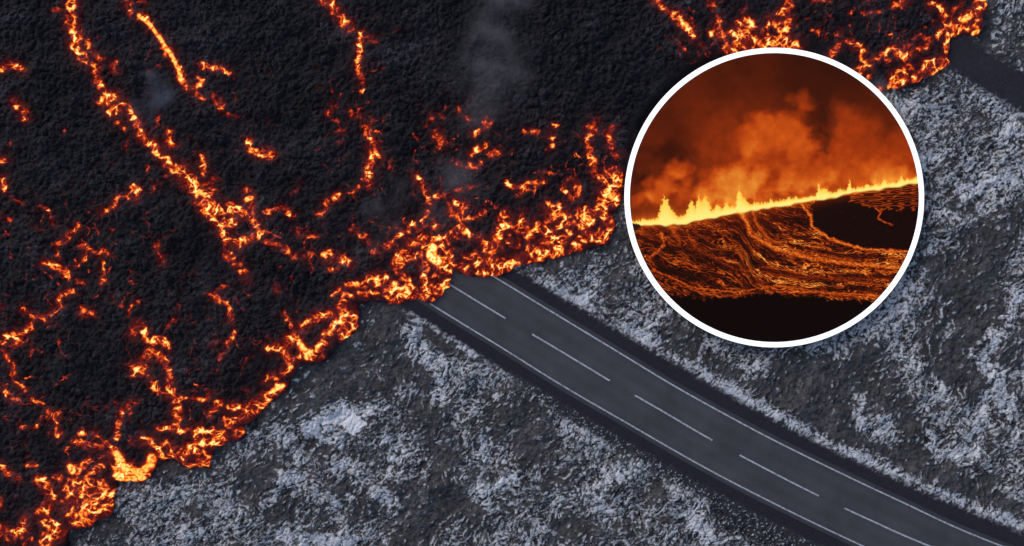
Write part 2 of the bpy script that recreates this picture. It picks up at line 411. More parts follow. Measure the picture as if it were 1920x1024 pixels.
def offset(C, k):
    t = np.gradient(C, axis=0); t /= np.hypot(t[:, 0], t[:, 1])[:, None]
    return C + k * np.stack([t[:, 1], -t[:, 0]], 1)           # + = right-hand (north-east) side in the picture

m, ns, ls, bs = mat_new('asphalt')
asp = ramp(ns, ls, noise(ns, 6, 6, .75), [(.3, (.055, .0495, .053)), (.7, (.075, .068, .072))])
pat = ramp(ns, ls, noise(ns, .25, 4, .6), [(.35, (.80, .80, .80)), (.65, (1.10, 1.10, 1.10))])
asp = mix(ns, ls, 1.0, asp, pat, 'MULTIPLY')
wear = ramp(ns, ls, attr(ns, 'across'), [(0, (.62,) * 3), (.04, (.75,) * 3), (.09, (.95,) * 3), (.17, (1.05,) * 3), (.27, (.90,) * 3), (.38, (1.04,) * 3), (.48, (.92,) * 3), (.60, (1.05,) * 3), (.70, (.90,) * 3), (.82, (1.06,) * 3), (.91, (.93,) * 3), (.96, (.72,) * 3), (1, (.6,) * 3)])
ls.new(mix(ns, ls, 1.0, asp, wear, 'MULTIPLY'), bs.inputs['Base Color'])
bs.inputs['Roughness'].default_value = .85
bm_ = ns.new('ShaderNodeBump'); bm_.inputs['Strength'].default_value = .25; bm_.inputs['Distance'].default_value = .02
ls.new(noise(ns, 14, 4, .7), bm_.inputs['Height']); ls.new(bm_.outputs[0], bs.inputs['Normal'])
M_ASPHALT = m
m, ns, ls, bs = mat_new('road_paint')
ls.new(ramp(ns, ls, noise(ns, 3.0, 6, .75), [(.34, (.16, .155, .165)), (.5, (.44, .43, .45)), (.7, (.62, .60, .62))]), bs.inputs['Base Color'])
bs.inputs['Roughness'].default_value = .7
M_PAINT = m

L_, R_ = resample(LEFT), resample(RIGHT)
road = strip('road', offset(L_, -9), offset(R_, 9), .26, M_ASPHALT, None, 24, .3)
tag(road, kind='structure')
for C in (L_, R_):
    strip('edge_line', offset(C, -1.35), offset(C, 1.35), .266, M_PAINT, road, 1)
DASH = [(740, 815), (843, 948), (998, 1143), (1190, 1335), (1386, 1534), (1582, 1745), (1800, 1960), (2020, 2180)]
for x0, x1 in DASH[1:]:
    xs = np.linspace(x0, x1, 14)
    C = np.stack([xs, np.interp(xs, CENTRE[:, 0], CENTRE[:, 1])], 1)
    strip('lane_dash', offset(C, -1.5), offset(C, 1.5), .266, M_PAINT, road, 1)

# ------------------------------------------------------------------ lava flow
#@LAVA
exec_lava = True
STREAMS = {
 'main': ('lava_stream', 'long braided orange stream', [
  (9, .9, [(133, -20), (135, 30), (137, 55), (141, 80), (150, 100), (160, 112)]), (7, .65, [(150, 62), (165, 85), (180, 108), (192, 112)]), (7, .6, [(172, 115), (178, 130), (185, 150)]),
  (6, .6, [(213, 120), (216, 133)]), (6, .7, [(183, 155), (200, 175), (210, 188)]), (9, .9, [(195, 192), (212, 182), (228, 196), (212, 208)]), (8, .8, [(240, 205), (255, 230), (265, 252), (285, 272), (302, 290), (325, 315), (342, 325)]),
  (6, .5, [(222, 230), (232, 238)]), (4, .35, [(240, 255), (238, 280)]), (4, .4, [(298, 215), (295, 240)]), (6, .75, [(318, 250), (310, 265), (330, 273)]), (12, .98, [(340, 322), (360, 348), (380, 365), (392, 372)]),
  (6, .6, [(376, 345), (400, 340), (398, 352)]), (6, .75, [(380, 297), (385, 325)]), (7, .9, [(376, 378), (395, 405), (415, 430), (430, 455), (445, 458)]), (9, .92, [(395, 385), (410, 392), (440, 390), (460, 400)]),
  (6, .85, [(460, 400), (480, 420), (490, 440), (470, 448), (445, 456)]), (7, .85, [(437, 398), (437, 418), (408, 420)]), (5, .6, [(458, 358), (472, 360)]), (4, .8, [(474, 385), (478, 402)]),
  (9, .5, [(425, 462), (428, 480), (450, 500), (465, 525)]), (5, .4, [(430, 531), (404, 552)]), (4, .4, [(456, 485), (452, 510)])]),
 'bright': ('lava_stream', 'straight clean glowing channel', [
  (8, .6, [(232, -15), (245, 18), (262, 30)]), (10, .5, [(262, 28), (285, 50), (305, 80), (322, 105), (335, 130), (340, 150)]), (5, .45, [(262, 0), (270, 8)]), (5, .65, [(342, 150), (352, 165), (365, 165), (378, 150), (368, 144)]),
  (6, .5, [(365, 175), (380, 185)]), (6, .5, [(400, 180), (418, 203)]), (5, .35, [(430, 215), (450, 220)])]),
 'side': ('lava_crack', None, [(4, .68, [(375, 122), (400, 128), (428, 133)])]),
 'fork': ('lava_crack', None, [(5, .8, [(463, 262), (472, 285), (490, 293), (512, 290)]), (5, .7, [(475, 285), (490, 278), (505, 285)])]),
 'mid': ('lava_stream', 'broken thin red stream', [
  (8, .8, [(600, -15), (610, 0), (625, 15), (640, 35), (657, 52)]), (6, .72, [(677, 65), (675, 95), (672, 120), (677, 150)]), (5, .5, [(682, 72), (702, 74)]), (5, .4, [(680, 160), (675, 175)]), (6, .5, [(630, 195), (617, 215)]),
  (6, .42, [(655, 210), (687, 220)]), (6, .35, [(647, 245), (635, 265)]), (7, .78, [(688, 240), (700, 270), (710, 295)]), (7, .88, [(696, 282), (692, 320), (690, 345)]), (5, .5, [(675, 350), (655, 362)]), (6, .68, [(635, 367), (615, 380), (602, 400)]),
  (6, .4, [(730, 300), (737, 320)]), (4, .3, [(602, 165)])]),
 'west': ('lava_crack', None, [
  (5, .8, [(-10, 135), (0, 132), (20, 118), (35, 125), (42, 133)]), (4, .4, [(100, 20), (118, 18)]), (8, .75, [(30, 195), (42, 205), (45, 215)]), (6, .7, [(-5, 300), (8, 300)]), (7, .85, [(0, 335), (6, 352)]), (6, .6, [(15, 412)]), (4, .45, [(22, 270)]), (3, .3, [(120, 247)])]),
 'twig': ('lava_crack', None, [
  (5, .68, [(190, 400), (215, 385), (225, 370), (240, 365), (250, 352)]), (5, .65, [(250, 352), (262, 358), (255, 372), (238, 370)]), (4, .4, [(280, 360), (290, 350), (300, 345)]), (4, .5, [(275, 315)]), (4, .4, [(312, 330), (318, 320)])]),
 'weave': ('lava_crack', None, [
  (5, .68, [(110, 455), (130, 440), (145, 425)]), (4, .45, [(75, 385), (90, 400), (105, 425)]), (5, .3, [(20, 370), (50, 385)]), (5, .3, [(60, 420), (75, 430)]), (5, .68, [(155, 462), (175, 470), (200, 474)]), (4, .6, [(165, 475), (150, 490), (140, 503)]),
  (5, .62, [(190, 490), (193, 510), (197, 525), (190, 530)]), (5, .78, [(85, 493), (105, 500), (125, 510), (128, 518)]), (4, .6, [(107, 470), (110, 487)]), (4, .45, [(145, 523), (160, 530)]), (4, .65, [(295, 460), (300, 480), (305, 492)]),
  (4, .35, [(210, 432)]), (5, .72, [(140, 548), (128, 548), (110, 563), (114, 572), (100, 584), (80, 599), (60, 591), (45, 583)]), (6, .5, [(155, 583), (181, 593)]), (4, .32, [(206, 555), (233, 573)]), (4, .5, [(262, 565), (246, 575), (243, 593)])]),
 'rim': ('lava_crack', None, [
  (6, .75, [(58, 612), (40, 626), (10, 628)]), (6, .55, [(-5, 641), (20, 646), (37, 641)]), (6, .6, [(5, 656), (18, 671)]), (5, .65, [(22, 686), (27, 709), (47, 732)]), (5, .68, [(-3, 722), (8, 735), (20, 747), (33, 750)]), (5, .55, [(60, 747), (78, 757)]),
  (6, .25, [(58, 645), (60, 665)]), (8, .5, [(-2, 577)]), (4, .3, [(43, 571), (60, 565)]), (5, .45, [(40, 804), (65, 800), (80, 785)]), (5, .8, [(92, 772), (102, 785), (107, 802), (111, 815)]), (5, .75, [(102, 782), (113, 774)]), (5, .2, [(10, 790), (45, 830)])]),
 'antler': ('lava_stream', 'branching orange crack', [
  (6, .8, [(248, 626), (255, 613), (268, 610)]), (6, .78, [(270, 615), (273, 630), (278, 641), (300, 640), (313, 650)]), (7, .9, [(286, 660), (263, 680), (250, 696), (270, 693)]), (6, .68, [(296, 666), (310, 676), (316, 699), (316, 719)]),
  (5, .68, [(281, 706), (290, 726), (310, 736)]), (7, .8, [(318, 723), (325, 746), (333, 770), (331, 795)]), (6, .6, [(284, 713), (300, 732), (322, 738)]), (5, .62, [(335, 745), (362, 748), (384, 748), (400, 738)]), (7, .62, [(412, 757), (400, 766), (390, 779)]),
  (4, .36, [(339, 573), (329, 596), (312, 619)])]),
 'embers': ('lava_crack', None, [
  (5, .6, [(400, 556), (416, 563), (429, 570), (434, 590), (432, 603)]), (5, .42, [(439, 623), (429, 640), (414, 673)]), (5, .42, [(409, 631), (399, 650)]), (5, .32, [(406, 693)]), (5, .28, [(475, 668), (462, 673), (456, 689)]), (5, .5, [(464, 733)]),
  (5, .48, [(532, 587), (542, 603), (549, 620)]), (4, .35, [(555, 583)]), (5, .4, [(515, 535), (524, 550)])]),
 'beads': ('lava_crack', None, [
  (5, .58, [(500, 402), (526, 390), (550, 402)]), (4, .32, [(566, 343), (547, 364)]), (7, .45, [(554, 432), (562, 440)]), (6, .5, [(578, 442), (588, 440)]), (6, .52, [(503, 454), (519, 460), (536, 465), (552, 482), (571, 484), (585, 475)]),
  (7, .88, [(610, 480), (632, 484), (655, 493)]), (5, .55, [(620, 505), (632, 504)]), (7, .5, [(660, 432), (680, 440), (690, 452)]), (4, .35, [(585, 440), (600, 445)])]),
 'islands': ('lava_crack', None, [
  (5, .52, [(860, 205), (880, 225)]), (9, .62, [(820, 250), (830, 270)]), (6, .36, [(800, 232), (815, 215), (835, 220)]), (5, .62, [(885, 252), (905, 245), (915, 232)]), (6, .78, [(885, 288), (905, 275)]), (5, .7, [(920, 290), (935, 285)]),
  (5, .3, [(905, 220), (925, 225)]), (7, .5, [(852, 305), (900, 310)]), (5, .35, [(820, 300)]), (5, .5, [(985, 248), (1005, 247)]), (9, .52, [(1037, 240), (1035, 270)])]),
 'spurs': ('lava_crack', None, [
  (7, .66, [(1115, 227), (1105, 245), (1102, 270), (1110, 300), (1115, 325)]), (8, .56, [(1145, 245), (1142, 268), (1157, 290)]), (5, .4, [(1175, 290)])]),
 'web': ('lava_stream', 'loose web of red cracks', [
  (7, .68, [(780, 330), (800, 355), (805, 380)]), (6, .5, [(820, 370), (830, 365)]), (5, .42, [(855, 357), (890, 350)]), (5, .62, [(950, 342), (970, 350), (1000, 345), (1020, 338)]), (5, .5, [(972, 365), (990, 352)]), (5, .35, [(1010, 322), (1050, 325)]),
  (5, .74, [(1070, 335), (1058, 358), (1070, 372), (1082, 360), (1080, 345)]), (8, .92, [(848, 394), (852, 403), (862, 399), (869, 385), (855, 383)]), (5, .58, [(866, 410), (885, 410), (901, 401), (906, 392)]), (6, .6, [(800, 400), (790, 415)]),
  (6, .8, [(752, 440), (763, 432), (775, 423)]), (6, .62, [(819, 422), (810, 434)]), (6, .62, [(702, 472), (719, 467), (730, 457), (742, 460)])]),
 'ring': ('lava_front', 'ring-shaped glowing front where the lava swallows the road', [
  (34, .34, [(755, 440), (800, 425), (840, 440)]), (20, .30, [(850, 385), (870, 420)]),  # wide weak strokes paint the red haze over this crust
  (8, .95, [(744, 500), (749, 483), (765, 478), (787, 481)]), (8, .75, [(747, 511), (758, 523)]), (7, .75, [(791, 518), (797, 505), (791, 488)]), (7, .92, [(800, 460), (826, 448)]), (8, .88, [(770, 460), (784, 450), (796, 446), (798, 458)]),
  (9, .98, [(833, 502), (840, 514), (838, 530), (829, 539), (815, 544), (798, 549), (787, 560), (772, 556)]), (7, .75, [(798, 521), (796, 536)]), (16, .55, [(812, 521), (822, 510)]), (18, .62, [(824, 490), (834, 470), (829, 452)]),
  (10, 1, [(700, 525), (707, 532), (719, 525)]), (7, .7, [(690, 530), (680, 535)]), (9, .92, [(726, 549), (735, 565), (751, 558), (763, 546)]), (7, .75, [(751, 523), (766, 526)]), (11, .8, [(725, 532), (749, 540), (775, 545)]), (6, .85, [(655, 537), (672, 535)]),
  (6, .75, [(668, 549), (690, 553), (705, 552)]), (4, .85, [(808, 565), (814, 567)]), (8, .7, [(632, 545)]), (7, .6, [(640, 552), (660, 555)])]),
 'east': ('lava_front', 'broad blazing front of yellow and orange filaments', [
  (30, .36, [(900, 470), (1000, 430), (1120, 405)]),
  (12, .98, [(1134, 335), (1147, 328), (1160, 341), (1142, 361), (1152, 376), (1132, 369)]), (9, .98, [(1132, 387), (1134, 407), (1147, 422), (1142, 437), (1127, 447)]), (10, .98, [(1120, 443), (1099, 442), (1084, 458), (1079, 468)]),
  (10, .95, [(1028, 389), (1041, 402), (1048, 392)]), (10, .95, [(1061, 409), (1071, 417), (1062, 422)]), (13, .9, [(1094, 402), (1104, 412)]), (6, .78, [(1094, 394), (1117, 394), (1130, 390)]), (11, .85, [(1008, 427), (1033, 432), (1056, 422)]),
  (11, .9, [(1025, 453), (1053, 448), (1033, 473)]), (10, .98, [(992, 470), (1002, 473), (1018, 473)]), (7, .92, [(1040, 478), (1052, 472)]), (9, .85, [(944, 407), (947, 422), (938, 435), (931, 450)]), (10, .8, [(977, 417), (982, 432), (967, 427)]),
  (6, .55, [(980, 397), (977, 405)]), (9, .72, [(936, 465), (911, 465)]), (11, .98, [(896, 491), (906, 511), (929, 514), (936, 496), (959, 496), (970, 488)]), (10, .88, [(916, 483), (924, 498)]), (8, .92, [(856, 496), (873, 505)]), (8, .65, [(873, 480), (888, 480)]),
  (7, .75, [(845, 470), (848, 492)]), (8, .75, [(848, 442), (865, 432), (881, 442)]), (7, .68, [(901, 445), (909, 455)]), (7, .65, [(952, 455), (968, 460)]), (7, .9, [(992, 491), (1013, 488)]), (9, .65, [(1068, 437), (1090, 430)]), (9, .6, [(1000, 440), (990, 452)]), (14, .45, [(1020, 410), (1110, 425)])]),
 'north': ('lava_front', 'fan of orange filaments behind the round inset', [
  (6, .58, [(1226, -10), (1231, 5), (1245, 16), (1262, 27)]), (7, .95, [(1266, 30), (1278, 42), (1291, 51), (1298, 64)]), (6, .42, [(1308, 83), (1321, 94)]), (6, .4, [(1271, 74), (1282, 99)]), (7, .5, [(1335, -5), (1337, 16)]), (8, .7, [(1349, 38), (1346, 53), (1340, 60), (1356, 71)]),
  (6, .72, [(1367, 65), (1374, 64)]), (9, .95, [(1385, 48), (1390, 62), (1386, 76), (1379, 94)]), (14, 1, [(1402, 66), (1415, 85), (1400, 92)]), (9, .85, [(1404, 42), (1409, 57)]), (5, .5, [(1390, 37), (1397, 18)]), (5, .62, [(1420, 50)]), (9, .75, [(1432, 58), (1434, 72)]),
  (7, .8, [(1480, -10), (1478, 0), (1475, 14), (1464, 25), (1477, 28)]), (5, .65, [(1443, 32), (1440, 45)]), (7, .9, [(1454, 42), (1464, 50), (1480, 42), (1468, 65)]), (10, .98, [(1440, 84), (1459, 78), (1471, 78), (1494, 87)]), (6, .65, [(1486, 76)]), (8, .65, [(1358, 85), (1366, 92)])]),
 'sparks': ('lava_crack', None, [
  (5, .45, [(1521, 57), (1537, 58)]), (4, .38, [(1546, 72)]), (5, .55, [(1526, 2), (1553, 3)]), (4, .45, [(1621, 22), (1649, 24)]), (5, .45, [(1595, 24)]), (5, .4, [(1593, 47)]), (5, .52, [(1574, 60), (1572, 68)]), (6, .55, [(1631, 0)]), (6, .7, [(1680, 10), (1689, 9), (1696, 0)]), (4, .42, [(1670, 64)]), (4, .5, [(1750, 41)]), (4, .32, [(1495, 45)])]),
 'corner': ('lava_front', 'winding orange front beside the dark gravel track', [
  (5, .68, [(1557, 103), (1569, 90), (1582, 81), (1597, 79)]), (6, .82, [(1605, 87), (1621, 99), (1623, 111), (1632, 112)]), (7, .88, [(1627, 120), (1614, 129)]), (5, .5, [(1617, 137)]), (5, .68, [(1642, 111), (1655, 103), (1668, 92)]), (4, .5, [(1649, 111), (1668, 112)]),
  (6, .8, [(1677, 92), (1680, 100), (1692, 103), (1704, 103)]), (6, .6, [(1694, 95), (1702, 86)]), (5, .72, [(1707, 103), (1722, 94), (1737, 86), (1743, 77), (1734, 73)]), (5, .5, [(1709, 73), (1722, 66)]), (9, .95, [(1679, 152), (1696, 138), (1702, 127)]), (8, .88, [(1681, 157), (1698, 150)]),
  (8, .98, [(1721, 142), (1732, 143), (1736, 135), (1751, 129), (1766, 129), (1773, 118)]), (8, .62, [(1715, 127)]), (9, .8, [(1738, 122), (1764, 116)]), (8, .85, [(1779, 114), (1784, 101), (1781, 88), (1781, 73)]), (6, .88, [(1768, 59), (1760, 68)]), (5, .82, [(1773, 25), (1775, 37), (1781, 48)]),
  (5, .78, [(1769, 17), (1758, 9), (1743, 8)]), (4, .5, [(1743, 19)]), (8, .9, [(1781, 49), (1790, 45), (1794, 58), (1784, 66)]), (9, 1, [(1800, 42), (1818, 30), (1812, 38)]), (9, .98, [(1831, 21), (1837, 9), (1848, 4), (1852, -15)]), (8, .9, [(1835, 36), (1831, 47)]), (5, .72, [(1807, 53), (1827, 51)]),
  (6, .5, [(1801, 8), (1790, 28)]), (5, .5, [(1632, 144)]), (9, .7, [(1655, 167)])]),
 'middle': ('lava_front', 'narrow looping front with a yellow breakout', [
  (8, .74, [(505, 653), (519, 646), (532, 663), (542, 676), (539, 693), (522, 706), (502, 713)]), (7, .9, [(535, 650), (545, 633), (559, 631)]), (7, .75, [(586, 672), (598, 670)]), (8, .9, [(568, 612), (582, 603), (595, 593), (618, 590), (628, 600)]), (7, .85, [(628, 605), (618, 623), (605, 640), (595, 652)]),
  (9, .95, [(642, 570), (642, 590), (661, 590), (661, 610), (651, 620), (642, 630), (635, 623)]), (8, .8, [(638, 603), (650, 600)]), (9, .92, [(425, 791), (444, 787), (462, 773), (475, 766), (503, 742), (522, 728)]), (6, .75, [(431, 765), (459, 763)]), (5, .5, [(462, 795)]),
  (6, .75, [(437, 813), (442, 808), (450, 812), (450, 820), (442, 823)]), (6, .6, [(428, 800), (422, 788)]), (8, .5, [(560, 665), (548, 680)])]),
 'lobes': ('lava_front', 'lobes of fine orange filaments', [
  (9, .8, [(269, 823), (287, 832), (300, 854), (319, 860), (337, 866), (353, 876), (372, 876), (383, 868)]), (10, .62, [(290, 838), (325, 835), (322, 850)]), (9, .85, [(340, 854), (350, 841), (362, 838), (369, 860)]), (9, 1, [(366, 812), (375, 812)]), (13, .85, [(372, 829), (394, 835), (412, 822)]), (9, .75, [(385, 815), (400, 812)]),
  (7, .65, [(356, 807), (337, 807), (319, 804), (300, 804)]), (8, .8, [(378, 850), (384, 862)]), (5, .4, [(245, 830), (262, 826)])]),
 'southwest': ('lava_front', 'fan-shaped lobe of glowing filaments', [
  (46, .88, [(160, 944)]), (15, .92, [(132, 915), (150, 908), (180, 915), (198, 940), (198, 960)]), (9, .92, [(150, 985), (156, 990)]), (9, .8, [(77, 899), (90, 915), (100, 938), (85, 953), (75, 966)]), (9, .85, [(46, 974), (49, 990), (31, 1002), (15, 1000), (-5, 993)]), (10, .98, [(88, 979), (103, 987), (108, 1000), (88, 1008), (85, 1022)]), (8, .45, [(60, 1013), (45, 1020)]),
  (5, .7, [(-3, 872), (15, 886), (36, 897)]), (5, .38, [(52, 871), (72, 873)]), (5, .55, [(0, 938), (3, 950)]), (7, .72, [(144, 827), (165, 835), (185, 838), (204, 832), (211, 845)]), (7, .5, [(150, 812), (180, 809), (190, 822)]), (7, .65, [(155, 873), (175, 858)]), (7, .65, [(165, 889), (191, 873)]), (6, .85, [(144, 875), (144, 902)]), (9, .55, [(110, 895), (128, 905)]),
  (5, .68, [(250, 754), (228, 771), (223, 795), (219, 820)]), (5, .35, [(195, 765), (215, 757)])]),
}
# smooth yellow breakouts: (half width, heat, points, stream they belong to)
POOLS = [(4.5, .97, [(262, 30), (285, 50), (305, 80), (322, 105), (335, 130), (339, 150)], 'bright'), (5.5, 1.0, [(463, 374), (471, 372)], 'main'), (5, .95, [(372, 358), (385, 368)], 'main'),
  (7, 1.0, [(130, 874), (136, 884)], 'southwest'), (11, .98, [(219, 852), (226, 872), (232, 884)], 'tongue'), (8, .92, [(222, 890), (220, 900), (240, 900)], 'tongue'), (9, .93, [(281, 860), (277, 876), (262, 888)], 'tongue'), (9, .93, [(243, 900), (262, 898)], 'tongue'), (8, .9, [(236, 884), (262, 884)], 'tongue'),
  (7, 1.0, [(561, 641), (567, 652), (576, 664)], 'middle'), (7, 1.0, [(574, 670), (582, 660)], 'middle'), (6, 1.0, [(513, 732), (527, 725)], 'middle'), (11, 1.12, [(810, 465), (808, 481), (820, 489)], 'ring'), (5, 1.0, [(759, 540), (765, 550)], 'ring'), (6, 1.0, [(704, 524), (708, 532)], 'ring'),
  (8, .93, [(1140, 362), (1147, 366)], 'east'), (6, .95, [(1040, 402)], 'east'), (6, .93, [(1092, 405), (1104, 410)], 'east'), (6, .95, [(955, 493), (962, 493)], 'east'), (6, .95, [(1008, 472)], 'east'), (5, 1.02, [(1834, 58), (1840, 57)], 'corner'), (6, .97, [(1812, 36), (1820, 30)], 'corner'), (5, .95, [(1280, 44), (1290, 50)], 'north')]
STREAMS['tongue'] = ('lava_tongue', 'smooth bright yellow tongue of fresh lava', [(9, .9, [(213, 848), (222, 900)]), (9, .7, [(236, 875), (268, 892)])])

LZ = 1.5                                                       # mean height of the crust, used when tracing
outL = [20, 50, 90, 140, 200, 280, 380, 520, 700, 950, 1300, 1700]
GL = Grid(1.5, -240, 1935, -240, 1094, outL)
px, py = GL.px, GL.py
ins = inside_poly(px, py, LAVA_EDGE)
core = (px > -245) & (px < 1960) & (py > -245) & (py < 1110)
sd_ = np.full(px.shape, 300, F)
sd_[core] = seg_dist(px[core], py[core], LAVA_EDGE)
sd_ = np.where(ins, sd_, -sd_)
wx = fbm(px / 26, py / 26, 3, 201) * F(9) + perlin(px / 6, py / 6, 205) * F(2.6); wy = fbm(px / 26, py / 26, 3, 211) * F(9) + perlin(px / 6, py / 6, 215) * F(2.6)
sd_ = sd_ + perlin(px / 15, py / 15, 221) * F(4) + perlin(px / 6, py / 6, 225) * F(2)
core_ = np.zeros(px.shape, F); dens = np.zeros(px.shape, F); halo = np.zeros(px.shape, F); gid = np.full(px.shape, -1, np.int16)
keys = list(STREAMS)
for gi, k in enumerate(keys):
    for hw, I, pts in STREAMS[k][2]:
        xs = [p[0] for p in pts]; ys = [p[1] for p in pts]; mm = hw * 4 + 20
        b = GL.box(min(xs) - mm, max(xs) + mm, min(ys) - mm, max(ys) + mm)
        d = seg_dist(px[b] + wx[b] * F(.85), py[b] + wy[b] * F(.85), pts)
        g = F(I) * (1 - sstep(0, hw * 1.75 + 3, d))
        if hw < 9: core_[b] = np.maximum(core_[b], F(I) * (1 - sstep(.4, 1.6 + hw * .28, d)))
        gid[b] = np.where((g > dens[b]) & (g > I * .30), gi, gid[b])
        dens[b] = np.maximum(dens[b], g)
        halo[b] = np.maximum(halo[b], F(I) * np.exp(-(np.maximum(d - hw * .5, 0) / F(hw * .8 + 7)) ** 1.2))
# rafts of dark crust inside the glow
for x, y, rx, ry in [(777, 500, 15, 13), (983, 480, 13, 8), (1001, 402, 14, 15), (882, 456, 17, 9), (586, 623, 17, 9), (1464, 35, 8, 5), (818, 526, 9, 6), (428, 405, 7, 6), (452, 425, 9, 8), (915, 440, 10, 12), (1110, 432, 10, 6), (965, 455, 8, 10),
                     (1125, 418, 9, 7), (1045, 436, 9, 6), (310, 847, 8, 5), (345, 868, 6, 5), (120, 955, 14, 10), (60, 985, 12, 14), (524, 690, 9, 9), (375, 765, 22, 10), (1598, 100, 16, 9), (1735, 105, 20, 8), (1660, 130, 18, 9), (1405, 85, 6, 4), (860, 480, 8, 6), (1063, 350, 6, 9)]:
    b = GL.box(x - rx * 3, x + rx * 3, y - ry * 3, y + ry * 3)
    e = np.hypot((px[b] + wx[b] * F(.5) - F(x)) / F(rx), (py[b] + wy[b] * F(.5) - F(y)) / F(ry))
    f_ = F(.10) + F(.90) * sstep(.75, 1.25, e)
    dens[b] *= f_; core_[b] *= f_
pool = np.zeros(px.shape, F)
for hw, I, pts, k in POOLS:
    xs = [p[0] for p in pts]; ys = [p[1] for p in pts]; mm = hw * 3 + 8
    b = GL.box(min(xs) - mm, max(xs) + mm, min(ys) - mm, max(ys) + mm)
    d = seg_dist(px[b] + wx[b] * F(.25), py[b] + wy[b] * F(.25), pts)
    g = F(I) * (1 - sstep(hw * .5, hw * 1.15 + .8, d))
    gid[b] = np.where(g > .4, keys.index(k), gid[b])
    pool[b] = np.maximum(pool[b], g)
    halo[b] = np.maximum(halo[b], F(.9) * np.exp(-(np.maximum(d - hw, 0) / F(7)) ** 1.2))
ux, uy = px + wx * F(.75), py + wy * F(.75)
n_a = ridged(ux / 27, uy / 27, 231); n_b = ridged(ux / 13, uy / 13, 235)
wf1, wf2, wid = worley(ux / 16, uy / 16, 3)
n_c = 1 - sstep(0, .22, wf2 - wf1)
spk = fbm(px / 3.6, py / 3.6, 2, 241)
clump = F(.6) * fbm(px / 24, py / 24, 3, 251) + F(.6) * perlin(px / 11, py / 11, 255)
net = np.maximum(np.maximum(sstep(.72, .99, n_a), F(.72) * sstep(.76, 1.0, n_b)), n_c * (F(.50) + F(1.1) * clump))
net = np.clip(net * (F(.86) + F(.55) * spk + F(.25) * perlin(px / 9, py / 9, 257)), 0, 1.1)
isl = sstep(.10, .34, fbm(ux / 30, uy / 30, 2, 259))                # dark crust rafts riding in the glow
u_ = dens * (F(1.06) - F(.50) * isl) + F(.34) * clump * sstep(.05, .3, dens)
heat = F(.29) * sstep(.05, .62, u_) + F(.80) * net * sstep(.14, .78, u_) + F(.22) * sstep(.6, 1.0, u_) * (F(.10) + spk + F(1.0) * clump)
heat = np.maximum(heat, core_ * (F(.72) + F(.55) * spk + F(.55) * clump) * (F(.55) + F(.45) * sstep(-.35, .15, perlin(px / 17, py / 17, 263))))
heat = heat * (F(.88) + F(.50) * clump) + F(.16) * sstep(.70, 1.0, u_) * net
glow = halo ** F(.95) * (F(.265) + F(.13) * net + F(.10) * spk + F(.12) * clump)  # dim red halo around the streams, painted into the crust's emission
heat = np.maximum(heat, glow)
heat = np.maximum(heat, pool * (F(.93) + F(.18) * spk - F(.30) * sstep(.10, .34, perlin(px / 6, py / 6, 261))))
# a few faint embers anywhere in the crust
ew = np.zeros(px.shape, F)
for x, y, rx, ry, a_ in [(120, 480, 220, 130, 1.0), (60, 720, 130, 170, 1.0), (430, 620, 160, 120, .8), (560, 450, 150, 80, 1.0), (680, 230, 90, 200, .9), (860, 270, 130, 90, 1.1), (1060, 290, 160, 60, 1.0), (960, 370, 140, 50, 1.2), (1600, 50, 190, 70, 1.2),
                         (330, 730, 140, 90, 1.0), (150, 820, 140, 60, 1.2), (760, 420, 110, 60, 1.3), (300, 330, 120, 160, .6), (440, 220, 110, 110, .6), (1300, 60, 80, 70, .9), (230, 120, 120, 100, .6), (-140, 650, 120, 200, 1.0), (-130, 180, 110, 160, .9), (300, -130, 200, 90, .9), (800, -130, 160, 90, .7), (1450, -120, 300, 90, 1.2)]:
    ew = np.maximum(ew, F(a_) * np.exp(-((px - x) / rx) ** 2 - ((py - y) / ry) ** 2))
e1 = ridged(ux / 38, uy / 38, 501); e2 = ridged(ux / 19, uy / 19, 505)
line_ = np.maximum(sstep(.86, .99, e1), F(.8) * sstep(.88, .99, e2))
emb = ew * line_ * sstep(-.05, .5, fbm(px / 42, py / 42, 2, 511) + F(.5) * clump) * (F(.52) + F(.42) * spk + F(.30) * clump)
emb = emb + ew * F(.20) * sstep(.1, .6, clump) * (F(.5) + spk)
heat = np.maximum(heat, emb)
heat = heat * sstep(-1, 3, sd_)
out_ = beyond(np.where(px < 0, px + 170, px), np.where(py < 0, np.minimum(py + 170, 500), py))
heat = heat * (1 - out_)
crustn = fbm(px / 9, py / 9, 3, 281)
bx, by = px + perlin(px / 7, py / 7, 283) * F(2.5), py + perlin(px / 7, py / 7, 284) * F(2.5)
b1, b2, bid = worley(bx / 15, by / 15, 5)
a1, a2, aid = worley((px + wx * 2) / 44, (py + wy * 2) / 44, 15)
c1, c2, cid = worley(bx / 5.2, by / 5.2, 9)
rough_ = sstep(-.25, .35, fbm(px / 60, py / 60, 3, 299))
block = (sstep(0, .3, b2 - b1) * (F(.15) + F(.75) * bid ** 2)) * (F(.35) + F(.9) * rough_) + sstep(0, .4, c2 - c1) * (F(.06) + F(.30) * cid) * (F(.4) + F(.8) * rough_) + F(.5) * aid * sstep(0, .12, a2 - a1)
big = fbm(px / 85, py / 85, 3, 291)
prof = np.where(sd_ > 0, F(1.5) * (1 - np.exp(-np.maximum(sd_, 0) / F(9))), 0) * F(.9) + sstep(0, 80, sd_) * F(.4)
hzL = prof * (1 + F(.18) * big) + sstep(-2, 14, sd_) * (F(.30) * crustn + F(.34) * block - F(.15) + F(.35) * fbm(px / 32, py / 32, 3, 293) + F(.25) * big) - F(.25) * dens * sstep(4, 20, sd_)
hzL = hzL * (1 - out_) + out_ * prof
hzL = np.where(sd_ <= 0, F(-.35) + sd_ * F(.02), hzL - F(.12))
hzL = np.where((sd_ <= 0) & (np.abs(px - 960) > 1100), -.6, hzL)
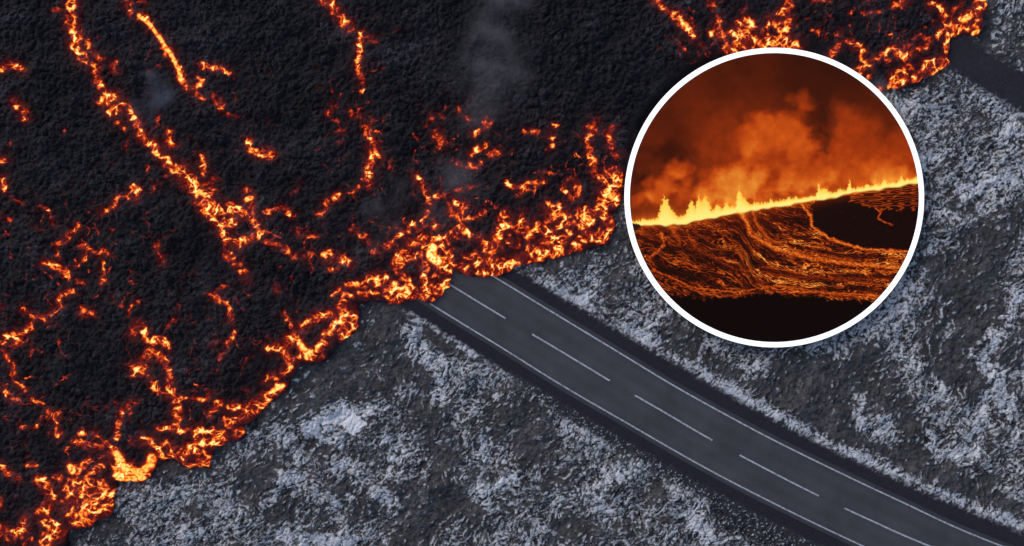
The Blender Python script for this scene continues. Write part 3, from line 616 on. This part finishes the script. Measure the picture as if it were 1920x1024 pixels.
dp = np.hypot(px - PANEL_PX, py - PANEL_PY)
hzL = np.minimum(hzL, F(.6) + sstep(PANEL_R, PANEL_R + 45, dp) * F(2.6))
crust_tone = np.clip(F(.30) + F(.35) * crustn + F(.5) * fbm(px / 130, py / 130, 3, 295) + F(.35) * spk + F(.26) * (cid - F(.5)) + F(.30) * sstep(.8, 1, bid) + F(.30) * (aid - F(.5)) + F(.22) * perlin(px / 2.6, py / 2.6, 297), 0, 1)

m, ns, ls, bs = mat_new('lava')
col = ramp(ns, ls, attr(ns, 'tone'), [(0, (.0050, .0037, .0046)), (.5, (.0120, .0094, .0116)), (.8, (.027, .0225, .027)), (1, (.058, .050, .058))])
ls.new(mix(ns, ls, mix(ns, ls, attr(ns, 'beyond'), (.35, .35, .35), (1, 1, 1)), col, mix(ns, ls, 1.0, col, ramp(ns, ls, noise(ns, 5, 5, .75), [(.3, (.3,) * 3), (.7, (1.8,) * 3)]), 'MULTIPLY')), bs.inputs['Base Color'])
bs.inputs['Roughness'].default_value = .8
bs.inputs['Specular IOR Level'].default_value = .25
HOT = [(0, (0, 0, 0)), (.08, (.004, .0003, .0002)), (.20, (.055, .0025, .001)), (.34, (.19, .009, .0015)), (.48, (.50, .038, .003)), (.62, (.90, .135, .009)), (.76, (1.0, .33, .03)), (.88, (1.0, .58, .09)), (1.0, (1.05, .86, .32))]
vor = ns.new('ShaderNodeTexVoronoi'); vor.feature = 'DISTANCE_TO_EDGE'; vor.inputs['Scale'].default_value = .16
geo = ns.new('ShaderNodeNewGeometry'); wn = ns.new('ShaderNodeTexNoise'); wn.inputs['Scale'].default_value = .5; wn.inputs['Detail'].default_value = 5
ls.new(geo.outputs['Position'], wn.inputs['Vector'])
wa = ns.new('ShaderNodeVectorMath'); wa.operation = 'MULTIPLY_ADD'; wa.inputs[1].default_value = (5, 5, 0)
ls.new(wn.outputs['Color'], wa.inputs[0]); ls.new(geo.outputs['Position'], wa.inputs[2]); ls.new(wa.outputs[0], vor.inputs['Vector'])
far_cr = ramp(ns, ls, vor.outputs['Distance'], [(0, (.6, .6, .6)), (.045, (.34, .34, .34)), (.11, (0, 0, 0))])
far_cr = mix(ns, ls, 1.0, far_cr, ramp(ns, ls, noise(ns, .12, 4, .65), [(.5, (0, 0, 0)), (.66, (1, 1, 1))]), 'MULTIPLY')
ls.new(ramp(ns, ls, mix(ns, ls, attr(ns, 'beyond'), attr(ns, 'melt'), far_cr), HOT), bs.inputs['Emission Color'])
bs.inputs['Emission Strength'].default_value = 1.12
bm_ = ns.new('ShaderNodeBump'); bm_.inputs['Strength'].default_value = .6; bm_.inputs['Distance'].default_value = .15
ls.new(noise(ns, 3.5, 6, .75), bm_.inputs['Height']); ls.new(bm_.outputs[0], bs.inputs['Normal'])
M_LAVA = m

X, Y = world(px, py, LZ)
V = np.stack([X, Y, hzL], -1).reshape(-1, 3)
faces = grid_faces(*px.shape)
keep = (sd_ > -4).ravel() & (dp > PANEL_R - 30).ravel()
faces = faces[keep[faces].all(1)]
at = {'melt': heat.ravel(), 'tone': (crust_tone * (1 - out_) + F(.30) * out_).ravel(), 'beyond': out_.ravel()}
# number every separate glowing patch, so that each becomes a part of its own
part_id = np.full(px.shape, -1, np.int32); comps = []; nxt = 0
for gi in range(len(keys)):
    msk = gid == gi; comps.append([])
    jj, ii = np.nonzero(msk)
    if len(jj) == 0: continue
    b = (slice(jj.min(), jj.max() + 1), slice(ii.min(), ii.max() + 1))
    mk = msk[b]; lab = np.where(mk, np.arange(mk.size).reshape(mk.shape) + 1, 0)
    while True:
        p = np.pad(lab, 1); q = lab
        for dj in (0, 1, 2):
            for di in (0, 1, 2):
                q = np.maximum(q, p[dj:dj + mk.shape[0], di:di + mk.shape[1]])
        q = np.where(mk, q, 0)
        if (q == lab).all(): break
        lab = q
    ids, cnt = np.unique(lab[lab > 0], return_counts=True)
    for v, c in sorted(zip(ids, cnt), key=lambda t: -t[1]):
        if c < 40: continue
        part_id[b][lab == v] = nxt; comps[-1].append(nxt); nxt += 1
fg = part_id.ravel()[faces[:, 0]]
flow = bpy.data.objects.new('lava_flow', None)
flow.location = (0, 0, 0)
COL.objects.link(flow)
tag(flow, 'black crusted lava flow laced with glowing orange cracks, burying the road', 'lava flow')
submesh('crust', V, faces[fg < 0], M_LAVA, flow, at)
for gi, k in enumerate(keys):
    for n_, c in enumerate(comps[gi]):
        ff = faces[fg == c]
        if len(ff) == 0: continue
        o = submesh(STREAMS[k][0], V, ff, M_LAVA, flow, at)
        if STREAMS[k][1] and n_ == 0: o['label'] = STREAMS[k][1]
#@LAVA_END

# ------------------------------------------------------------------ inset picture, built as an added glowing panel
pz = PANEL_Z
pcx, pcy = world(PANEL_PX, PANEL_PY, pz)
pr = PANEL_R * S * (1 - pz / CAM_H)
ri = pr * 271.0 / 281.0
panel = bpy.data.objects.new('added_inset_panel', None)
panel.location = (pcx, pcy, 0)
COL.objects.link(panel)
tag(panel, 'inset picture of fire fountains under orange smoke, on an added glowing disc with white rim', 'inset picture')

def lathe(name, prof, mat, parent, n=256):
    a = np.linspace(0, 2 * math.pi, n, endpoint=False)
    P = np.array(prof, float)
    V = np.stack([P[:, 0, None] * np.cos(a), P[:, 0, None] * np.sin(a), np.repeat(P[:, 1, None], n, 1)], -1).reshape(-1, 3)
    i = np.arange(n); j = (i + 1) % n
    f = np.concatenate([np.stack([k * n + i, k * n + j, (k + 1) * n + j, (k + 1) * n + i], 1) for k in range(len(P) - 1)])
    return link_mesh(name, V, f.astype(np.int32), mat, parent, None, False)

m, ns, ls, bs = mat_new('inset_rim_glow')
bs.inputs['Base Color'].default_value = (.85, .85, .85, 1)
bs.inputs['Emission Color'].default_value = (1, 1, 1, 1); bs.inputs['Emission Strength'].default_value = .8  # glow added so the inset's rim comes out white
M_RIM = m
m, ns, ls, bs = mat_new('added_panel_casing')
ls.new(ramp(ns, ls, noise(ns, 2, 4), [(.3, (.04, .04, .045)), (.7, (.07, .07, .075))]), bs.inputs['Base Color'])
bs.inputs['Roughness'].default_value = .6
M_CASE = m
m, ns, ls, bs = mat_new('inset_picture_glow')
bs.inputs['Base Color'].default_value = (.004, .004, .004, 1); bs.inputs['Roughness'].default_value = 1
bs.inputs['Specular IOR Level'].default_value = 0
ls.new(attr(ns, 'picture', 'Color'), bs.inputs['Emission Color']); bs.inputs['Emission Strength'].default_value = 1.0  # glow added so the inset picture comes out bright
M_PIC = m
lathe('rim', [(ri, pz - .05), (ri, pz), (pr - .02, pz), (pr, pz - .02), (pr, pz - .25), (pr - .1, pz - .3)], M_RIM, panel)
lathe('casing', [(pr - .1, pz - .3), (pr - .5, pz - .9), (pr * .86, -.1), (pr * .86, -.5)], M_CASE, panel)  # added base that carries the inset panel

N = 700
ax = np.linspace(-1, 1, N).astype(F) * F(1.004)
gx, gy = np.meshgrid(ax, ax[::-1])
px = PANEL_PX + gx * F(271.); py = PANEL_PY - gy * F(271.)
base = np.interp(px, [1180, 1273, 1330, 1386, 1443, 1522, 1613, 1722], [421, 416, 405, 395, 386, 374, 357.5, 339]).astype(F)
up = base - py                                                  # height above the fountain line
# smoke
q1 = px + fbm(px / 60, py / 60, 4, 301) * F(34); q2 = py + fbm(px / 60, py / 60, 4, 311) * F(34)
br = F(.20) + F(.10) * fbm(px / 90, py / 90, 3, 321)
br = br + F(.10) * sstep(0, 1, np.exp(-np.maximum(up, 0) / F(150))) * np.interp(px, [1180, 1300, 1720], [.6, 1, 1]).astype(F)
br = br * np.interp(py, [95, 200, 330], [.62, .95, 1.0]).astype(F) * np.interp(px, [1180, 1330, 1440, 1500, 1720], [.85, 1.15, 1.1, .75, .8]).astype(F)
prng = np.random.default_rng(5)
puffs = []
for (x, y, rx, ry, a, n) in [(1455, 262, 74, 46, .56, 26), (1500, 196, 30, 26, .40, 8), (1425, 232, 36, 24, .42, 8), (1610, 252, 50, 60, .38, 20), (1680, 290, 50, 50, .38, 16), (1590, 305, 70, 36, .42, 18), (1350, 255, 55, 55, .30, 12), (1520, 318, 90, 30, .46, 18), (1440, 310, 60, 30, .42, 10),
                             (1275, 322, 34, 24, .56, 12), (1390, 338, 64, 26, .68, 22), (1240, 352, 40, 22, .52, 12), (1480, 345, 50, 18, .62, 12), (1545, 330, 36, 22, .64, 10), (1640, 325, 80, 18, .62, 18), (1215, 378, 36, 20, .56, 10), (1330, 368, 70, 16, .66, 14), (1425, 362, 40, 10, .60, 8)]:
    for k in range(n):
        t, r_ = prng.random() * 2 * math.pi, prng.random() ** .5
        R0 = (rx * ry) ** .5 * (.36 + .42 * prng.random())
        puffs.append((y + .8 * ry * r_ * math.sin(t), x + .8 * rx * r_ * math.cos(t), R0, a * (.85 + .3 * prng.random())))
puffs.sort()
en = fbm(px / 24, py / 24, 4, 331) * F(.42)
for y, x, R0, a in puffs:
    dx_, dy_ = (q1 * F(.5) + px * F(.5) - F(x)) / F(R0), (q2 * F(.5) + py * F(.5) - F(y)) / F(R0)
    al = (1 - sstep(.35, 1.15, np.hypot(dx_, dy_) + en)) * F(.40)
    br = br * (1 - al) + al * F(a) * (F(1.32) + F(.20) * np.clip(dy_, -1, 1) - F(.06) * np.clip(dx_, -1, 1))
br = br * (F(1) + F(.16) * fbm(px / 16, py / 16, 3, 341))
br = br + F(.34) * np.exp(-np.maximum(up, 0) / F(22)) * (F(.85) + F(.5) * fbm(px / 20, py / 20, 3, 351))
for (x, y, rx, ry, a) in [(1245, 288, 45, 26, .14), (1545, 225, 14, 44, .06), (1560, 140, 60, 40, .07), (1440, 366, 34, 6, .20), (1200, 330, 16, 10, .14)]:
    br = br - F(a) * np.exp(-((q1 - x) / rx) ** 2 - ((q2 - y) / ry) ** 2)
STOPS = [0, .12, .3, .5, .7, .9, 1.2]
RGB = np.array([srgb(38, 12, 4), srgb(66, 20, 4), srgb(112, 36, 6), srgb(162, 54, 8), srgb(202, 82, 16), srgb(222, 122, 36), srgb(245, 165, 60)])
pic = np.stack([np.interp(np.clip(br, 0, 1.2), STOPS, RGB[:, c]) for c in range(3)], -1)
# lava field under the fountains
S2 = np.interp(px, [1180, 1230, 1300, 1360, 1386, 1403, 1412, 1454, 1528, 1613, 1725], [330, 350, 372, 388, 397, 420, 442, 465, 485, 497, 505])
k_ = sstep(0, 260, -up)
psi = py - S2 * (1 - .4 * k_) - 480 * .4 * k_
psi = psi.astype(F) + fbm(px / 40, py / 40, 3, 361) * F(8)
fil = ridged(px / 17 + fbm(px / 14, py / 14, 2, 365) * F(.5), psi / 4.6, 371); fil2 = ridged(px / 11, psi / 3.2, 375)
ff = F(.42) * sstep(.62, .98, fil) + F(.46) * sstep(.66, .98, fil2) * sstep(-.4, .5, fbm(px / 30, psi / 12, 3, 381))
band = sstep(-.28, .22, fbm(px / 190, psi / 15, 3, 387) + F(.5) * fbm(px / 50, psi / 14, 2, 389))
ff = ff * (F(.36) + F(1.0) * band) * (F(.8) + F(.55) * fbm(px / 45, psi / 9, 3, 385)) + F(.035) + F(.05) * band
ff = ff * (F(.55) + F(.6) * sstep(1180, 1500, px) * sstep(20, 90, -up))
def stream(pts, wd, a):
    return F(a) * np.exp(-(seg_dist(px + wx2, py + wy2, pts) / F(wd)) ** 2)
wx2 = perlin(px / 9, py / 9, 391) * F(2.2); wy2 = perlin(px / 9, py / 9, 395) * F(2.2)
rough = F(.7) + F(.6) * sstep(.4, .95, ridged(px / 7, py / 4, 398))
hill = inside_poly(px + wx2 * 2, py + wy2 * 2, [(1522, 384), (1535, 376), (1600, 366), (1650, 395), (1730, 392), (1730, 475), (1704, 470), (1613, 464), (1556, 447), (1526, 425), (1524, 408)])
hill2 = inside_poly(px + wx2 * 2, py + wy2 * 2, [(1590, 376), (1600, 362), (1725, 346), (1725, 393), (1690, 396), (1650, 392), (1620, 388)])
ff = np.where(hill, F(.022) + F(.03) * sstep(.1, .6, fbm(px / 16, py / 7, 3, 405)), ff)
ff = np.where(hill2, F(.30) * sstep(.5, .98, ridged(px / 24, (py + px * F(.02)) / 4, 401)) + F(.05), ff)
for pts, wd, a in [([(1503, 384), (1520, 404), (1523, 425), (1556, 448), (1613, 466), (1704, 473), (1730, 474)], 3.2, .55), ([(1386, 397), (1400, 415), (1407, 440), (1454, 466), (1528, 486), (1613, 497), (1725, 505)], 4.5, .50), ([(1412, 398), (1419, 420), (1443, 449), (1500, 472), (1600, 488)], 4, .32),
                   ([(1239, 436), (1246, 459), (1218, 484)], 3, .42), ([(1290, 440), (1310, 470), (1380, 505), (1500, 520), (1700, 525)], 4, .2), ([(1640, 390), (1652, 400), (1646, 408), (1660, 418), (1672, 422)], 2, .42), ([(1250, 418), (1262, 432), (1275, 450)], 6, .28),
                   ([(1225, 505), (1300, 540), (1380, 548), (1460, 535), (1560, 552), (1660, 560)], 2.2, .40), ([(1260, 530), (1340, 556), (1420, 549)], 2, .3), ([(1440, 548), (1540, 548), (1660, 555)], 2.4, .42), ([(1430, 500), (1540, 520), (1690, 540)], 3, .25)]:
    ff = np.maximum(ff, stream(pts, wd, a) * rough)
ff = ff + F(.30) * np.exp(-np.maximum(-up, 0) / F(7)) + F(.10) * np.exp(-np.maximum(-up, 0) / F(30)) * sstep(1600, 1400, px) * 1
fg_y = np.interp(px, [1180, 1262, 1330, 1386, 1454, 1556, 1660], [520, 555, 561, 558, 551, 560, 568]) + perlin(px / 22, py * 0, 411) * 5 + perlin(px / 7, py / 9, 415) * 5
ff = ff * (1 - sstep(-4, 3, py - fg_y)) + F(.004)
LST = [0, .05, .15, .3, .5, .75, 1.0]
LRGB = np.array([srgb(12, 3, 1), srgb(30, 9, 3), srgb(78, 20, 3), srgb(150, 50, 6), srgb(212, 92, 20), srgb(250, 150, 50), srgb(255, 215, 110)])
low = np.stack([np.interp(np.clip(ff, 0, 1), LST, LRGB[:, c]) for c in range(3)], -1)
pic = np.where((up < 0)[..., None], low, pic)
# fountains
top = 3 + 3.5 * np.abs(perlin(px / 6, px * 0, 421)) + 5 * np.abs(perlin(px / 15, px * 0, 425)) + np.interp(px, [1180, 1240, 1300, 1380, 1460, 1520, 1600, 1725], [1, 5, 6, 5, 2, 2, 1, 1])
for x, h, wd in [(1245, 30, 7), (1252, 18, 12), (1310, 26, 5), (1296, 20, 7), (1322, 22, 8), (1345, 10, 5), (1362, 10, 5), (1386, 24, 4), (1392, 14, 8), (1536, 15, 4), (1545, 10, 7), (1593, 14, 3), (1575, 6, 4), (1658, 9, 4), (1690, 8, 4), (1625, 5, 4), (1445, 6, 4), (1480, 5, 4)]:
    top = np.maximum(top, top * .5 + h * 1.55 * np.maximum(0, 1 - np.abs(px - x + perlin(px / 5, py / 5, 431) * 3) / (wd * 1.9)))
ragt = perlin(px / 3.2, py / 6, 441) * 3.0
fire = sstep(-1.5, 2.5, top + ragt - up) * sstep(-5, -.5, up + perlin(px / 20, py / 20, 445) * 4 + 1 + 2 * sstep(1400, 1200, px))
lowb = sstep(0, 1, np.clip(up / np.maximum(top, 1), 0, 1))
fcol = (1 - lowb)[..., None] * np.array(srgb(255, 238, 128)) + lowb[..., None] * np.array(srgb(255, 205, 72))
glowf = np.exp(-np.maximum(up - top, 0) / 6.0) * (up > -4) * .35
pic = pic + glowf[..., None] * np.array(srgb(235, 120, 30))
pic = pic * (1 - fire[..., None]) + fcol * fire[..., None]
for x, y, rx, ry in [(1190, 426, 13, 7)]:
    e = ((px - x) / rx) ** 2 + ((py - y) / ry) ** 2 + perlin(px / 5, py / 5, 451) * .5
    a = (1 - sstep(.7, 1.1, e))[..., None]
    pic = pic * (1 - a) + a * np.array(srgb(52, 17, 6))
grn = 1 + .07 * perlin(px / 1.7, py / 1.7, 461)[..., None]
pic = np.clip(pic * grn, 0, 1)
rr = np.hypot(gx, gy)
V = np.stack([gx * ri, gy * ri, np.full(gx.shape, pz - .02)], -1).reshape(-1, 3)
faces = grid_faces(N, N)
faces = faces[(rr.ravel() < 1.003)[faces].all(1)]
at = {'picture': np.concatenate([pic.reshape(-1, 3), np.ones((N * N, 1))], 1)}
submesh('picture', V, faces, M_PIC, panel, at)

# ------------------------------------------------------------------ smoke rising from the flow
def smoke(px0, pts, dens, seed, label, tint=(.66, .62, .66)):
    """Volume inside a lumpy hull swept along pts = [(px, py, z, radius m)]."""
    m = bpy.data.materials.new('smoke_' + str(seed)); m.use_nodes = True
    ns, ls = m.node_tree.nodes, m.node_tree.links
    ns.remove(ns['Principled BSDF'])
    v = ns.new('ShaderNodeVolumePrincipled'); v.inputs['Color'].default_value = (*tint, 1); v.inputs['Anisotropy'].default_value = .1
    n = ns.new('ShaderNodeTexNoise'); n.inputs['Scale'].default_value = .22; n.inputs['Detail'].default_value = 4; n.inputs['Roughness'].default_value = .6
    g = ns.new('ShaderNodeNewGeometry'); ad = ns.new('ShaderNodeVectorMath'); ad.inputs[1].default_value = (seed * 13.1, seed * 7.7, 0)
    ls.new(g.outputs['Position'], ad.inputs[0]); ls.new(ad.outputs[0], n.inputs['Vector'])
    prod = ramp(ns, ls, n.outputs[0], [(.43, (0, 0, 0)), (.70, (1, 1, 1))])
    # soft falloff from the spine of the plume
    W = [np.array((*world(p[0], p[1], p[2]), p[2])) for p in pts]
    wv = ns.new('ShaderNodeTexNoise'); wv.inputs['Scale'].default_value = .16; wv.inputs['Detail'].default_value = 2
    ls.new(ad.outputs[0], wv.inputs['Vector'])
    w0 = ns.new('ShaderNodeVectorMath'); w0.operation = 'MULTIPLY_ADD'; w0.inputs[1].default_value = (7, 7, 3); ls.new(wv.outputs['Color'], w0.inputs[0]); 
    w1_ = ns.new('ShaderNodeVectorMath'); w1_.operation = 'ADD'; w1_.inputs[1].default_value = (-3.5, -3.5, -1.5); ls.new(g.outputs['Position'], w1_.inputs[0]); ls.new(w1_.outputs[0], w0.inputs[2])
    fall = None
    for i, p in enumerate(W):
        sub = ns.new('ShaderNodeVectorMath'); sub.operation = 'DISTANCE'; sub.inputs[1].default_value = tuple(p)
        ls.new(w0.outputs[0], sub.inputs[0])
        mr = ns.new('ShaderNodeMapRange'); mr.interpolation_type = 'SMOOTHSTEP'
        mr.inputs['From Min'].default_value = 0; mr.inputs['From Max'].default_value = pts[i][3]
        mr.inputs['To Min'].default_value = pts[i][4] if len(pts[i]) > 4 else 1.0; mr.inputs['To Max'].default_value = 0
        ls.new(sub.outputs['Value'], mr.inputs['Value'])
        if fall is None: fall = mr.outputs[0]
        else:
            a = ns.new('ShaderNodeMath'); a.operation = 'MAXIMUM'; ls.new(fall, a.inputs[0]); ls.new(mr.outputs[0], a.inputs[1]); fall = a.outputs[0]
    mu = ns.new('ShaderNodeMath'); mu.operation = 'MULTIPLY'; ls.new(prod, mu.inputs[0]); ls.new(fall, mu.inputs[1])
    mu2 = ns.new('ShaderNodeMath'); mu2.operation = 'MULTIPLY'; ls.new(mu.outputs[0], mu2.inputs[0]); mu2.inputs[1].default_value = dens
    ls.new(mu2.outputs[0], v.inputs['Density']); ls.new(v.outputs[0], ns['Material Output'].inputs['Volume'])
    # hull: union box-like lathe per spine point, one closed mesh
    lo = np.min([p - pts[i][3] for i, p in enumerate(W)], 0); hi = np.max([p + pts[i][3] for i, p in enumerate(W)], 0)
    c, h = (lo + hi) / 2, (hi - lo) / 2
    nu, nv = 24, 12
    vs = [(0, 0, -1)]
    for j in range(1, nv):
        for i in range(nu):
            t, p = 2 * math.pi * i / nu, math.pi * j / nv - math.pi / 2
            e = .45
            f_ = lambda q: math.copysign(abs(q) ** e, q)
            vs.append((f_(math.cos(t)) * abs(math.cos(p)) ** e, f_(math.sin(t)) * abs(math.cos(p)) ** e, f_(math.sin(p))))
    vs.append((0, 0, 1))
    q = []
    for i in range(nu):
        k = (i + 1) % nu
        q.append((0, 1 + k, 1 + i))
        for j in range(nv - 2):
            a = 1 + j * nu
            q.append((a + i, a + k, a + nu + k)); q.append((a + i, a + nu + k, a + nu + i))
        a = 1 + (nv - 2) * nu
        q.append((a + i, a + k, len(vs) - 1))
    base_p = c * np.array((1, 1, 0))
    V = np.array(vs) * h * 1.3 + c - base_p
    V[:, 2] = np.maximum(V[:, 2], 2.25)
    o = link_mesh('smoke_plume', V, np.array(q, np.int32), m)
    o.location = base_p
    tag(o, label, 'smoke', 'smoke rising off the lava')
    return o
smoke(0, [(930, -60, 14, 6, .8), (940, 10, 13, 5.5, .9), (925, 70, 11, 5, .9), (915, 140, 10, 5.5, 1.0), (910, 200, 8, 4.5, .5)], .14, 1, 'tall grey smoke column drifting over the black crust at the top')
smoke(0, [(850, 330, 7, 3.6, 1), (885, 345, 7, 3, .7), (830, 395, 6, 3.5, .6)], .14, 2, 'grey smoke puff above the red cracks just up from the road end')
smoke(0, [(725, 385, 8, 3.8, 1), (728, 435, 7, 3.5, .7), (700, 465, 6, 3, .6)], .08, 3, 'faint dark smoke patch left of the road end')
smoke(0, [(283, 165, 7, 2.4, .8), (287, 190, 6, 2.6, 1), (288, 215, 5, 2.2, .8)], .20, 4, 'small bluish smoke wisp beside the braided lava stream', (.45, .5, .7))
smoke(0, [(1652, 140, 5, 1.8, 1), (1650, 152, 4.5, 1.8, .8)], .22, 6, 'tiny pale smoke wisp by the rim of the round inset', (.5, .62, .7))
